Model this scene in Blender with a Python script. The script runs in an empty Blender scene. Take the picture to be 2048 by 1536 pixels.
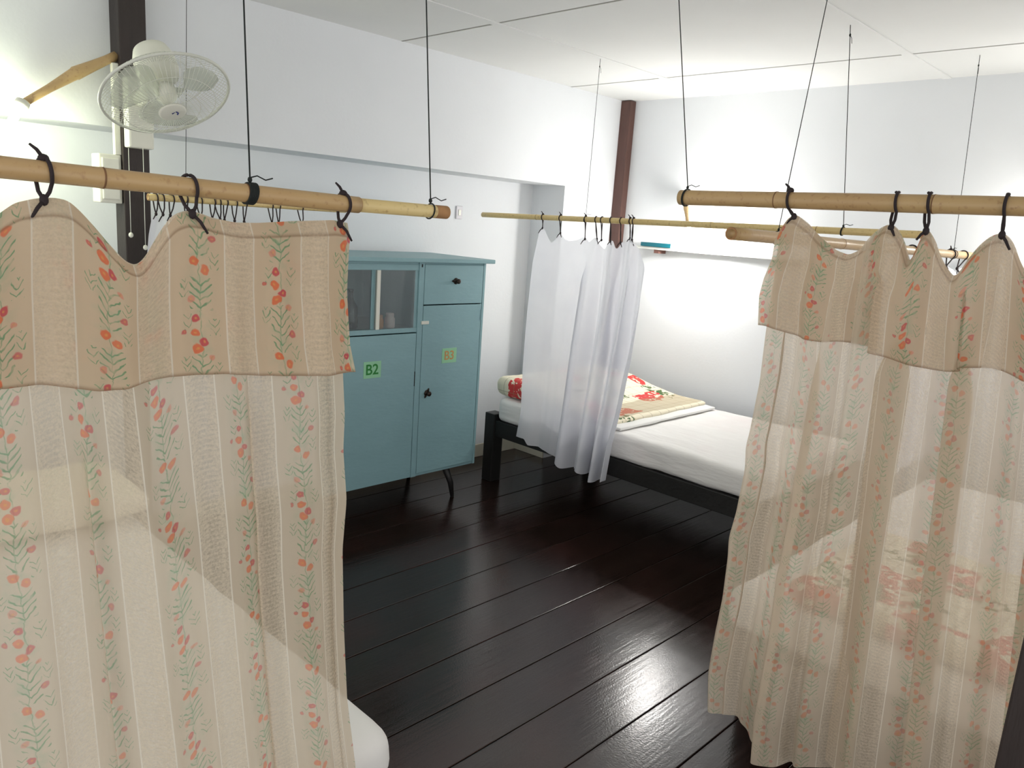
import bpy, bmesh, math, random
import numpy as np
from mathutils import Vector, Matrix, noise

random.seed(7)
scene = bpy.context.scene
col = scene.collection
PI = math.pi

# ------------------------------------------------------------------ camera
# x runs along the long wall, y towards it, z up; metres
FPX, CAM_H = 1531.74, 1.60
YAW, PITCH, ROLL = math.radians(44.1835), math.radians(11.7157), math.radians(-3.9955)
fw = Vector((math.cos(PITCH)*math.cos(YAW), math.cos(PITCH)*math.sin(YAW), -math.sin(PITCH)))
rt0 = Vector((math.sin(YAW), -math.cos(YAW), 0)); dn0 = fw.cross(rt0)
RT = math.cos(ROLL)*rt0 + math.sin(ROLL)*dn0
DN = -math.sin(ROLL)*rt0 + math.cos(ROLL)*dn0
FW = fw
cd = bpy.data.cameras.new('camera'); cam = bpy.data.objects.new('camera', cd); col.objects.link(cam)
cam.matrix_world = Matrix(((RT.x, -DN.x, -FW.x, 0), (RT.y, -DN.y, -FW.y, 0), (RT.z, -DN.z, -FW.z, CAM_H), (0, 0, 0, 1)))
cd.sensor_fit = 'HORIZONTAL'; cd.sensor_width = 36.0; cd.lens = FPX/2048*36.0
cd.clip_start = 0.02; cd.clip_end = 100
scene.camera = cam

# ------------------------------------------------------------------ light
w = bpy.data.worlds.new('world'); scene.world = w; w.use_nodes = True
bg = w.node_tree.nodes['Background']
bg.inputs[0].default_value = (1.0, 0.985, 0.97, 1); bg.inputs[1].default_value = 0.98
vs = scene.view_settings
vs.view_transform = 'Standard'; vs.look = 'None'; vs.exposure = 0.50; vs.gamma = 1.0; vs.use_curve_mapping = False
BULB = 275.0        # emission of the lamp bulbs

# ------------------------------------------------------------------ helpers
def ray(x, y):
    return RT*((x-1024)/FPX) + DN*((y-768)/FPX) + FW
def at(x, y, X=None, Y=None, Z=None):
    d = ray(x, y); o = Vector((0, 0, CAM_H))
    if X is not None: return o + d*(X/d.x)
    if Y is not None: return o + d*(Y/d.y)
    return o + d*((Z-CAM_H)/d.z)

def lin(c):
    r = []
    for v in c[:3]:
        v = v/255.0
        r.append(v/12.92 if v <= 0.04045 else ((v+0.055)/1.055)**2.4)
    return (r[0], r[1], r[2], 1.0)

OFF = {}
def off(o):
    return OFF.get(o.name, Vector((0, 0, 0))) if o else Vector((0, 0, 0))
def thing(name, loc, label=None, cat=None, group=None, kind=None):
    o = bpy.data.objects.new(name, None); col.objects.link(o)
    o.location = loc; o.empty_display_size = 0.05
    OFF[o.name] = Vector(loc); tag(o, label, cat, group, kind)
    return o
def tag(o, label=None, cat=None, group=None, kind=None):
    if label: o['label'] = label
    if cat: o['category'] = cat
    if group: o['group'] = group
    if kind: o['kind'] = kind
    return o
def obj(name, V, F, mat, parent=None, smooth=False):
    """world-space vertices -> one mesh object under parent"""
    if parent is None:
        c = np.array(V, float); base = Vector(((c[:, 0].min()+c[:, 0].max())/2, (c[:, 1].min()+c[:, 1].max())/2, c[:, 2].min()))
    else:
        base = off(parent)
    me = bpy.data.meshes.new(name)
    me.from_pydata([(v[0]-base.x, v[1]-base.y, v[2]-base.z) for v in V], [], F)
    me.update()
    if smooth: me.polygons.foreach_set('use_smooth', [True]*len(me.polygons))
    o = bpy.data.objects.new(name, me); col.objects.link(o)
    if mat: me.materials.append(mat)
    if parent: o.parent = parent
    else: o.location = base
    OFF[o.name] = base
    return o

class MB:
    def __init__(s): s.V, s.F = [], []
    def add(s, V, F):
        n = len(s.V); s.V += [tuple(v) for v in V]; s.F += [tuple(i+n for i in f) for f in F]; return s
    def box(s, x0, x1, y0, y1, z0, z1, bev=0.0, rot=None):
        if x0 > x1: x0, x1 = x1, x0
        if y0 > y1: y0, y1 = y1, y0
        if z0 > z1: z0, z1 = z1, z0
        bm = bmesh.new(); bmesh.ops.create_cube(bm, size=1)
        for v in bm.verts:
            v.co = Vector(((x0+x1)/2+v.co.x*(x1-x0), (y0+y1)/2+v.co.y*(y1-y0), (z0+z1)/2+v.co.z*(z1-z0)))
        if bev: bmesh.ops.bevel(bm, geom=bm.edges[:], offset=bev, segments=2, affect='EDGES', profile=0.6)
        if rot is not None:
            c = Vector(((x0+x1)/2, (y0+y1)/2, (z0+z1)/2))
            for v in bm.verts: v.co = c + rot @ (v.co-c)
        bm.verts.index_update()
        s.add([v.co[:] for v in bm.verts], [[v.index for v in f.verts] for f in bm.faces]); bm.free(); return s
    def tube(s, pts, r, n=8, cap=True, closed=False, flat=1.0):
        pts = [Vector(p) for p in pts]; m = len(pts)
        rr = r if isinstance(r, (list, tuple)) else [r]*m
        V, F = [], []; up = None
        for i, p in enumerate(pts):
            a = pts[(i-1) % m] if (closed or i > 0) else p
            b = pts[(i+1) % m] if (closed or i < m-1) else p
            t = (b-a)
            t = t.normalized() if t.length > 1e-9 else Vector((0, 0, 1))
            if up is None:
                up = Vector((0, 0, 1)) if abs(t.z) < 0.9 else Vector((1, 0, 0))
            u = (up - t*up.dot(t)); u = u.normalized() if u.length > 1e-6 else t.orthogonal().normalized()
            up = u; v = t.cross(u)
            for k in range(n):
                an = 2*PI*k/n
                V.append(p + u*(rr[i]*math.cos(an)) + v*(rr[i]*flat*math.sin(an)))
        L = m if closed else m-1
        for i in range(L):
            j = (i+1) % m
            for k in range(n):
                k2 = (k+1) % n
                F.append((i*n+k, i*n+k2, j*n+k2, j*n+k))
        if cap and not closed:
            F.append(tuple(range(n-1, -1, -1))); F.append(tuple((m-1)*n+k for k in range(n)))
        return s.add(V, F)
    def lathe(s, c, axis, prof, n=24, cap0=True, cap1=True):
        """prof: list of (distance along axis, radius)"""
        c = Vector(c); ax = Vector(axis).normalized(); u = ax.orthogonal().normalized(); v = ax.cross(u)
        V, F = [], []
        for (h, r) in prof:
            for k in range(n):
                a = 2*PI*k/n; V.append(c + ax*h + u*(r*math.cos(a)) + v*(r*math.sin(a)))
        for i in range(len(prof)-1):
            for k in range(n):
                k2 = (k+1) % n; F.append((i*n+k, i*n+k2, (i+1)*n+k2, (i+1)*n+k))
        if cap0: F.append(tuple(range(n-1, -1, -1)))
        if cap1: F.append(tuple((len(prof)-1)*n+k for k in range(n)))
        return s.add(V, F)
    def build(s, name, mat, parent=None, smooth=False):
        return obj(name, s.V, s.F, mat, parent, smooth)

def softbox(x0, x1, y0, y1, z0, z1, r, step=0.04, wob=0.0, seed=0.0, puff=0.0):
    """rounded box as a fine grid with slight cloth-like unevenness"""
    bm = bmesh.new(); V = {}; F = []; verts = []
    def ax(a, b):
        n = max(3, int((b-a)/step)); core = list(np.linspace(a+r, b-r, n))
        return sorted(set([a, a+r*0.3, a+r*0.65] + core + [b-r*0.65, b-r*0.3, b]))
    X, Y, Z = ax(x0, x1), ax(y0, y1), ax(z0, z1)
    def vid(p):
        k = (round(p[0], 5), round(p[1], 5), round(p[2], 5))
        if k in V: return V[k]
        q = Vector(p); c = Vector((min(max(q.x, x0+r), x1-r), min(max(q.y, y0+r), y1-r), min(max(q.z, z0+r), z1-r)))
        d = q-c
        if d.length > 1e-7:
            m = max(abs(d.x), abs(d.y), abs(d.z)); q = c + d.normalized()*m
        nrm = d.normalized() if d.length > 1e-7 else Vector((0, 0, 0))
        if puff:
            fx = 4*(q.x-x0)*(x1-q.x)/(x1-x0)**2; fy = 4*(q.y-y0)*(y1-q.y)/(y1-y0)**2
            zc = (z0+z1)/2; q.z = zc + (q.z-zc)*(1-puff+puff*max(0, fx*fy)**0.45)
        if wob: q = q + nrm*(wob*noise.noise(Vector((q.x*6+seed, q.y*6, q.z*9))) + 0.5*wob*noise.noise(Vector((q.x*17, q.y*14+seed, q.z*20))))
        V[k] = len(verts); verts.append(q[:]); return V[k]
    def face(A, B, f):
        for i in range(len(A)-1):
            for j in range(len(B)-1):
                F.append([vid(f(A[i], B[j])), vid(f(A[i+1], B[j])), vid(f(A[i+1], B[j+1])), vid(f(A[i], B[j+1]))])
    face(X, Y, lambda a, b: (a, b, z1)); face(Y, X, lambda a, b: (b, a, z0))
    face(Y, Z, lambda a, b: (x1, a, b)); face(Z, Y, lambda a, b: (x0, b, a))
    face(Z, X, lambda a, b: (b, y1, a)); face(X, Z, lambda a, b: (a, y0, b))
    bm.free()
    return verts, F

# ------------------------------------------------------------------ materials
class E:
    """tiny expression wrapper that writes Math nodes"""
    def __init__(s, nt, so): s.nt, s.so = nt, so
    def _op(s, op, b=None, c=None):
        n = s.nt.nodes.new('ShaderNodeMath'); n.operation = op
        for i, x in enumerate((s, b, c)):
            if x is None: continue
            if isinstance(x, E): s.nt.links.new(x.so, n.inputs[i])
            else: n.inputs[i].default_value = float(x)
        return E(s.nt, n.outputs[0])
    def __add__(s, o): return s._op('ADD', o)
    __radd__ = __add__
    def __mul__(s, o): return s._op('MULTIPLY', o)
    __rmul__ = __mul__
    def __sub__(s, o): return s._op('SUBTRACT', o)
    def __rsub__(s, o): return s._op('MULTIPLY', -1.0)._op('ADD', o)
    def __truediv__(s, o): return s._op('DIVIDE', o)
    def abs(s): return s._op('ABSOLUTE')
    def fract(s): return s._op('FRACT')
    def floor(s): return s._op('FLOOR')
    def sin(s): return s._op('SINE')
    def cos(s): return s._op('COSINE')
    def sqrt(s): return s._op('SQRT')
    def max(s, o): return s._op('MAXIMUM', o)
    def min(s, o): return s._op('MINIMUM', o)
    def gt(s, o): return s._op('GREATER_THAN', o)
    def lt(s, o): return s._op('LESS_THAN', o)
    def atan2(s, o): return s._op('ARCTAN2', o)
    def clamp(s): return s.max(0.0).min(1.0)

def newmat(name):
    m = bpy.data.materials.new(name); m.use_nodes = True
    nt = m.node_tree; nt.nodes.clear()
    out = nt.nodes.new('ShaderNodeOutputMaterial')
    return m, nt, out
def mix(nt, fac, a, b):
    n = nt.nodes.new('ShaderNodeMix'); n.data_type = 'RGBA'
    for so, v in ((n.inputs[0], fac), (n.inputs[6], a), (n.inputs[7], b)):
        if isinstance(v, E): nt.links.new(v.so, so)
        elif isinstance(v, bpy.types.NodeSocket): nt.links.new(v, so)
        else: so.default_value = v
    return n.outputs[2]
def tex(nt, kind, scale, coord, **kw):
    n = nt.nodes.new('ShaderNodeTex'+kind)
    if 'Scale' in n.inputs: n.inputs['Scale'].default_value = scale
    for k, v in kw.items():
        if k in n.inputs: n.inputs[k].default_value = v
        else: setattr(n, k, v)
    nt.links.new(coord, n.inputs['Vector'])
    return n
def mapped(nt, coord, sc=(1, 1, 1), rot=(0, 0, 0)):
    n = nt.nodes.new('ShaderNodeMapping'); n.inputs['Scale'].default_value = sc; n.inputs['Rotation'].default_value = rot
    nt.links.new(coord, n.inputs[0]); return n.outputs[0]
def simple(name, c, rough=0.6, var=0.08, scale=12.0, bump=0.0, bscale=40.0, stretch=(1, 1, 1), spec=0.5, metal=0.0, coat=0.0, per_object=0.0):
    m, nt, out = newmat(name)
    b = nt.nodes.new('ShaderNodeBsdfPrincipled'); nt.links.new(b.outputs[0], out.inputs[0])
    tc = nt.nodes.new('ShaderNodeTexCoord'); co = mapped(nt, tc.outputs['Object'], stretch)
    n = tex(nt, 'Noise', scale, co, Detail=4.0)
    c = lin(c); d = tuple(max(0, v*(1-var*2.2)) for v in c[:3])+(1,); l = tuple(min(1, v*(1+var)) for v in c[:3])+(1,)
    colr = mix(nt, E(nt, n.outputs['Fac']), d, l)
    if per_object:
        oi = nt.nodes.new('ShaderNodeObjectInfo')
        h = nt.nodes.new('ShaderNodeHueSaturation'); nt.links.new(colr, h.inputs['Color'])
        v = E(nt, oi.outputs['Random'])*per_object+(1-per_object/2); nt.links.new(v.so, h.inputs['Value']); colr = h.outputs[0]
    nt.links.new(colr, b.inputs['Base Color'])
    b.inputs['Roughness'].default_value = rough; b.inputs['Metallic'].default_value = metal
    b.inputs['Specular IOR Level'].default_value = spec; b.inputs['Coat Weight'].default_value = coat
    if bump:
        n2 = tex(nt, 'Noise', bscale, co, Detail=5.0)
        bp = nt.nodes.new('ShaderNodeBump'); bp.inputs['Strength'].default_value = bump; bp.inputs['Distance'].default_value = 0.01
        nt.links.new(n2.outputs['Fac'], bp.inputs['Height']); nt.links.new(bp.outputs[0], b.inputs['Normal'])
    return m

M = {}
M['wall'] = simple('wall_paint', (229, 232, 235), 0.85, 0.02, 3.0, 0.06, 60)
M['ceil'] = simple('ceiling_paint', (231, 232, 230), 0.85, 0.02, 3.0)
M['groove'] = simple('ceiling_joint', (158, 156, 148), 0.9, 0.05)
M['base'] = simple('skirting_paint', (214, 208, 190), 0.6, 0.05)
M['post'] = simple('dark_post', (46, 36, 33), 0.5, 0.2, 6, 0.2, 30, (8, 8, 1))
M['post2'] = simple('brown_post', (92, 62, 54), 0.5, 0.15, 6, 0.2, 30, (8, 8, 1))
M['bedwood'] = simple('dark_bed_wood', (30, 29, 28), 0.45, 0.2, 8, 0.15, 30, (6, 2, 2))
M['teal'] = simple('teal_paint', (134, 170, 176), 0.45, 0.05, 4.0, 0.1, 25, (1, 1, 3))
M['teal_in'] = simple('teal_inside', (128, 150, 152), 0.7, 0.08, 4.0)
M['dark'] = simple('dark_gap', (14, 14, 14), 0.9, 0.05)
M['knob'] = simple('bronze_knob', (58, 48, 42), 0.35, 0.3, 60, 0.3, 90, metal=0.7)
M['white_plastic'] = simple('white_plastic', (226, 226, 214), 0.4, 0.02, 8)
M['wire'] = simple('white_wire', (214, 216, 206), 0.4, 0.02, 8)
M['cord'] = simple('black_cord', (22, 30, 28), 0.8, 0.2, 200)
M['tie'] = simple('dark_tie', (44, 33, 36), 0.8, 0.25, 150)
M['sheet'] = simple('white_sheet', (236, 235, 232), 0.9, 0.02, 5, 0.25, 14)
M['pinstripe'] = None
M['paper'] = simple('pale_green_paper', (150, 205, 165), 0.8, 0.05, 30)
M['ink_green'] = simple('green_ink', (36, 128, 52), 0.7, 0.1, 80)
M['ink_orange'] = simple('orange_ink', (196, 150, 92), 0.7, 0.1, 80)
M['book'] = simple('turquoise_cover', (8, 96, 110), 0.4, 0.1, 20)
M['pages'] = simple('book_pages', (220, 214, 196), 0.9, 0.1, 60, stretch=(1, 1, 20))
M['bracket'] = simple('brown_bracket', (120, 84, 74), 0.6, 0.15, 12)
M['shelf'] = simple('white_shelf', (232, 232, 226), 0.5, 0.02, 6)
M['plate'] = simple('pale_lilac_plate', (214, 211, 216), 0.5, 0.02)
M['blue'] = simple('blue_mark', (52, 60, 120), 0.5, 0.05)
M['jar1'] = simple('orange_jar', (206, 130, 60), 0.4, 0.2, 20)
M['jar2'] = simple('pale_pink_jar', (220, 190, 186), 0.4, 0.2, 20)
M['bottle'] = simple('dark_bottle', (26, 40, 36), 0.2, 0.2, 20)
M['pillow'] = simple('cream_pillow', (232, 224, 202), 0.9, 0.03, 5, 0.2, 18)

def wood_floor():
    m, nt, out = newmat('dark_varnished_planks')
    b = nt.nodes.new('ShaderNodeBsdfPrincipled'); nt.links.new(b.outputs[0], out.inputs[0])
    tc = nt.nodes.new('ShaderNodeTexCoord'); oi = nt.nodes.new('ShaderNodeObjectInfo')
    add = nt.nodes.new('ShaderNodeVectorMath'); add.operation = 'ADD'
    nt.links.new(tc.outputs['Object'], add.inputs[0])
    sc = nt.nodes.new('ShaderNodeVectorMath'); sc.operation = 'SCALE'; sc.inputs[0].default_value = (9, 7, 3)
    nt.links.new(oi.outputs['Random'], sc.inputs['Scale']); nt.links.new(sc.outputs[0], add.inputs[1])
    g = tex(nt, 'Noise', 5.0, mapped(nt, add.outputs[0], (1.0, 14, 14)), Detail=6.0)
    big = tex(nt, 'Noise', 2.2, add.outputs[0], Detail=3.0)
    c = mix(nt, E(nt, g.outputs['Fac']), lin((16, 12, 10)), lin((52, 36, 31)))
    c = mix(nt, (E(nt, big.outputs['Fac'])-0.45).clamp()*1.6, c, lin((70, 40, 36)))
    nt.links.new(c, b.inputs['Base Color'])
    fine = tex(nt, 'Noise', 160.0, add.outputs[0], Detail=3.0)
    rough = E(nt, big.outputs['Fac'])*0.16 + E(nt, g.outputs['Fac'])*0.10 + 0.05
    nt.links.new(rough.so, b.inputs['Roughness'])
    b.inputs['Specular IOR Level'].default_value = 0.5
    h = E(nt, g.outputs['Fac'])*0.5 + E(nt, fine.outputs['Fac'])*0.33 + E(nt, big.outputs['Fac'])*1.0
    bp = nt.nodes.new('ShaderNodeBump'); bp.inputs['Strength'].default_value = 0.16; bp.inputs['Distance'].default_value = 0.006
    nt.links.new(h.so, bp.inputs['Height']); nt.links.new(bp.outputs[0], b.inputs['Normal'])
    return m
M['plank'] = wood_floor()

def bamboo_mat(name, c1, c2):
    m, nt, out = newmat(name)
    b = nt.nodes.new('ShaderNodeBsdfPrincipled'); nt.links.new(b.outputs[0], out.inputs[0])
    tc = nt.nodes.new('ShaderNodeTexCoord'); uv = nt.nodes.new('ShaderNodeUVMap')
    n = tex(nt, 'Noise', 3.0, tc.outputs['Object'], Detail=3.0)
    f = tex(nt, 'Noise', 90.0, tc.outputs['Object'], Detail=3.0)
    c = mix(nt, ((E(nt, n.outputs['Fac'])-0.3)*1.8).clamp(), lin(c1), lin(c2))
    c = mix(nt, (E(nt, f.outputs['Fac'])-0.58).clamp()*3.0, c, lin((140, 96, 60)))
    nt.links.new(c, b.inputs['Base Color']); b.inputs['Roughness'].default_value = 0.38
    return m
M['bamboo'] = bamboo_mat('bamboo', (184, 150, 106), (198, 170, 120))
M['bamboo_pale'] = bamboo_mat('pale_bamboo', (214, 188, 128), (226, 206, 150))
M['node'] = simple('bamboo_node', (132, 94, 60), 0.6, 0.2, 60)
M['pith'] = simple('bamboo_end', (176, 132, 88), 0.8, 0.2, 60)

def bulb_mat(name, c, k):
    m, nt, out = newmat(name)
    e = nt.nodes.new('ShaderNodeEmission'); e.inputs[0].default_value = c+(1,); e.inputs[1].default_value = BULB*k
    nt.links.new(e.outputs[0], out.inputs[0]); return m
M['bulb'] = bulb_mat('lit_bulb', (1.0, 0.975, 0.93), 1.0)
M['bulb_dim'] = bulb_mat('lit_dimmer_bulb', (1.0, 0.97, 0.90), 0.55)
M['bulb_green'] = bulb_mat('lit_greenish_bulb', (0.93, 1.0, 0.72), 0.33)

def glass_mat(name, t, tint=(0.9, 0.96, 0.95, 1)):
    m, nt, out = newmat(name)
    tr = nt.nodes.new('ShaderNodeBsdfTransparent'); tr.inputs[0].default_value = tint
    gl = nt.nodes.new('ShaderNodeBsdfGlossy'); gl.inputs['Roughness'].default_value = 0.06
    fr = nt.nodes.new('ShaderNodeFresnel'); fr.inputs[0].default_value = 1.5
    ms = nt.nodes.new('ShaderNodeMixShader'); f = E(nt, fr.outputs[0])*1.0+t
    nt.links.new(f.so, ms.inputs[0]); nt.links.new(tr.outputs[0], ms.inputs[1]); nt.links.new(gl.outputs[0], ms.inputs[2])
    nt.links.new(ms.outputs[0], out.inputs[0]); return m
M['glass'] = glass_mat('cabinet_glass', 0.04)

def blade_mat():
    m, nt, out = newmat('translucent_blade')
    tr = nt.nodes.new('ShaderNodeBsdfTransparent'); tr.inputs[0].default_value = (0.9, 0.92, 0.88, 1)
    b = nt.nodes.new('ShaderNodeBsdfPrincipled'); b.inputs['Base Color'].default_value = lin((226, 228, 220)); b.inputs['Roughness'].default_value = 0.3
    ms = nt.nodes.new('ShaderNodeMixShader'); ms.inputs[0].default_value = 0.45
    nt.links.new(tr.outputs[0], ms.inputs[1]); nt.links.new(b.outputs[0], ms.inputs[2]); nt.links.new(ms.outputs[0], out.inputs[0]); return m
M['blade'] = blade_mat()

def cloth_out(nt, out, colr, opac, transl=0.45, bumpsock=None):
    tr = nt.nodes.new('ShaderNodeBsdfTransparent')
    df = nt.nodes.new('ShaderNodeBsdfDiffuse'); tl = nt.nodes.new('ShaderNodeBsdfTranslucent')
    for n in (df, tl):
        if isinstance(colr, tuple): n.inputs[0].default_value = colr
        else: nt.links.new(colr, n.inputs[0])
        if bumpsock is not None: nt.links.new(bumpsock, n.inputs['Normal'])
    m1 = nt.nodes.new('ShaderNodeMixShader'); m1.inputs[0].default_value = transl
    nt.links.new(df.outputs[0], m1.inputs[1]); nt.links.new(tl.outputs[0], m1.inputs[2])
    m2 = nt.nodes.new('ShaderNodeMixShader')
    if isinstance(opac, E): nt.links.new(opac.so, m2.inputs[0])
    else: m2.inputs[0].default_value = opac
    nt.links.new(tr.outputs[0], m2.inputs[1]); nt.links.new(m1.outputs[0], m2.inputs[2])
    nt.links.new(m2.outputs[0], out.inputs[0])

PERIOD, REPEAT = 0.130, 0.210
def floral(name, opacity, base=(216, 195, 168), shift=0.0, strength=1.0):
    m, nt, out = newmat(name)
    uvn = nt.nodes.new('ShaderNodeUVMap'); sp = nt.nodes.new('ShaderNodeSeparateXYZ'); nt.links.new(uvn.outputs[0], sp.inputs[0])
    wob = tex(nt, 'Noise', 70.0, uvn.outputs[0], Detail=1.5)
    wsp = nt.nodes.new('ShaderNodeSeparateColor'); nt.links.new(wob.outputs['Color'], wsp.inputs[0])
    wx = (E(nt, wsp.outputs[0])-0.5)*0.010; wy = (E(nt, wsp.outputs[1])-0.5)*0.010
    U = E(nt, sp.outputs[0]); Vv = E(nt, sp.outputs[1])
    cu = U/PERIOD
    cell = cu.floor()
    a = (cu.fract()-0.5)*PERIOD + wx
    b = ((Vv+shift)/REPEAT + cell*0.37).fract()*REPEAT + wy
    vec = nt.nodes.new('ShaderNodeCombineXYZ'); nt.links.new(a.so, vec.inputs[0]); nt.links.new(b.so, vec.inputs[1])
    def dist(cx, cy):
        n = nt.nodes.new('ShaderNodeVectorMath'); n.operation = 'DISTANCE'; n.inputs[1].default_value = (cx, cy, 0)
        nt.links.new(vec.outputs[0], n.inputs[0]); return E(nt, n.outputs['Value'])
    def soft(r, d, k=0.0012, hi=1.0):
        n = nt.nodes.new('ShaderNodeMapRange'); n.clamp = True
        n.inputs['From Min'].default_value = r-k/2; n.inputs['From Max'].default_value = r+k/2
        n.inputs['To Min'].default_value = hi; n.inputs['To Max'].default_value = 0.0
        nt.links.new(d.so, n.inputs['Value']); return E(nt, n.outputs['Result'])
    ORANGE, RED, PINK = lin((232, 108, 62)), lin((206, 58, 78)), lin((226, 140, 122))
    flowers = [(-.004, .012, .0058, RED, 1.0), (-.005, .031, .0068, ORANGE, 1.0), (.007, .044, .0062, RED, 1.0), (-.003, .053, .0072, ORANGE, 1.0),
               (.017, .066, .0042, PINK, .8), (.021, .106, .0052, RED, .8), (-.004, .140, .0068, ORANGE, 1.0), (.011, .151, .0064, ORANGE, .9),
               (-.009, .194, .0056, PINK, .8), (-.022, .030, .0034, RED, .9)]
    colr = lin(base)
    # leaf sprigs: pairs of slim blades leaving a stem
    def sprig(cx, y0, y1, step, ln, wd, slope):
        ax = (a-cx).abs(); inside = b._op('COMPARE', (y0+y1)/2, (y1-y0)/2)
        bb = (b + ax*slope)._op('PINGPONG', step/2)
        return soft(wd, bb, 0.0012)*ax.lt(ln)*inside
    stem = soft(0.0007, (a-0.002-(b*40.0).sin()*0.002).abs(), 0.0012)*0.8
    leaves = stem
    for s in (( .003, .062, .132, .0135, .0150, .0015, 1.1), (-.020, .064, .088, .0100, .0065, .0010, 1.6), ( .026, .074, .098, .0110, .0060, .0010, 1.5),
              ( .023, .008, .034, .0110, .0075, .0010, 1.4), (-.015, .004, .028, .0110, .0065, .0010, 1.2), ( .004, .162, .208, .0115, .0170, .0015, .8),
              ( .025, .124, .148, .0110, .0065, .0010, 1.5), (-.021, .164, .188, .0105, .0065, .0010, 1.4)):
        leaves = leaves.max(sprig(*s))
    leaves = leaves*((E(nt, wsp.outputs[2])-0.18)*2.8).clamp()
    colr = mix(nt, leaves*(0.25+0.65*strength), colr, lin((106, 156, 116)))
    hz = tex(nt, 'Noise', 42.0, uvn.outputs[0], Detail=2.0)
    haze = (1.0-(a*(1/0.026)).abs()).clamp()*((E(nt, hz.outputs['Fac'])-0.47)*5.0).clamp()
    colr = mix(nt, haze*0.34, colr, lin((138, 182, 150)))
    allp = leaves
    for (cx, cy, r, c, k) in flowers:
        d = dist(cx, cy)
        mk = soft(r, d, 0.0016, k*strength*0.88)
        colr = mix(nt, mk, colr, c)
        colr = mix(nt, soft(r*0.28, d, 0.0016, k*strength*0.6), colr, lin((236, 176, 96)))
        allp = allp.max(mk)
    # lace stripe between the flower stripes
    side = (a-wx).abs()
    lace = side.gt(0.0415)
    edge = soft(0.0011, (side-0.0405).abs(), 0.0008)
    vo = tex(nt, 'Voronoi', 330.0, uvn.outputs[0])
    vd = (E(nt, vo.outputs['Distance'])*1.5).clamp()
    zz = ((Vv/0.0085).fract()-0.5).abs()*2.0
    tri = (0.062-side).abs()*90.0
    tri = ((tri*0.55+0.25-zz)*4.0+0.5).clamp()
    ln_ = tex(nt, 'Noise', 210.0, uvn.outputs[0], Detail=2.0)
    lac = (vd*0.45+tri*0.25+(E(nt, ln_.outputs['Fac'])-0.35)*1.3).clamp()
    colr = mix(nt, lace*(lac*0.30+0.10), colr, lin((232, 220, 200)))
    colr = mix(nt, edge*0.8, colr, lin((240, 233, 220)))
    at_ = nt.nodes.new('ShaderNodeAttribute'); at_.attribute_name = 'seam'
    seam = E(nt, at_.outputs['Fac'])
    colr = mix(nt, seam*0.8, colr, lin((132, 98, 72)))
    op = (lace*(lac*0.34-0.30)+opacity).max(allp*0.85).max(edge*0.92).max(seam*0.95).clamp()
    cloth_out(nt, out, colr, op, 0.42)
    return m
M['floral'] = floral('floral_sheer_cloth', 0.83, base=(214, 199, 178), strength=0.75)
M['floral_flap'] = floral('floral_valance_cloth', 0.90, shift=0.05)
M['floral_r'] = floral('floral_sheer_cloth_faded', 0.80, base=(218, 203, 182), strength=0.45, shift=0.1)
M['floral_flap_r'] = floral('floral_valance_cloth_faded', 0.88, base=(212, 192, 166), shift=0.02, strength=0.9)

def white_cloth():
    m, nt, out = newmat('thin_white_cloth')
    tc = nt.nodes.new('ShaderNodeTexCoord'); n = tex(nt, 'Noise', 6.0, tc.outputs['Object'], Detail=2.0)
    c = mix(nt, E(nt, n.outputs['Fac']), lin((222, 224, 232)), lin((238, 239, 244)))
    cloth_out(nt, out, c, 0.90, 0.35); return m
M['white_cloth'] = white_cloth()

def quilt_mat(name, red):
    m, nt, out = newmat(name)
    b = nt.nodes.new('ShaderNodeBsdfPrincipled'); nt.links.new(b.outputs[0], out.inputs[0]); b.inputs['Roughness'].default_value = 0.9
    tc = nt.nodes.new('ShaderNodeTexCoord'); co = tc.outputs['Object']
    v = tex(nt, 'Voronoi', 8.0, co, distance='CHEBYCHEV', Randomness=0.55)
    sp = nt.nodes.new('ShaderNodeSeparateColor'); nt.links.new(v.outputs['Color'], sp.inputs[0])
    r = E(nt, sp.outputs[0]); g = E(nt, sp.outputs[1])
    nz = tex(nt, 'Noise', 30.0, co, Detail=3.0); blot = E(nt, nz.outputs['Fac']).gt(0.42)
    c = lin((236, 228, 204))
    c = mix(nt, r.gt(red)*blot, c, lin((206, 62, 62)))
    c = mix(nt, g.lt(0.20)*E(nt, nz.outputs['Fac']).gt(0.52), c, lin((74, 104, 60)))
    s3 = nt.nodes.new('ShaderNodeSeparateXYZ'); nt.links.new(co, s3.inputs[0])
    for k, ofs in ((0, .03), (1, .05), (2, .045)):
        ln = ((E(nt, s3.outputs[k])+ofs)/0.085).fract().lt(0.05)
        c = mix(nt, ln*0.55, c, lin((150, 132, 100)))
    nt.links.new(c, b.inputs['Base Color']); return m
M['quilt'] = quilt_mat('patchwork_quilt', 0.80)
M['quilt_red'] = quilt_mat('red_patchwork_quilt', 0.52)


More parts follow.
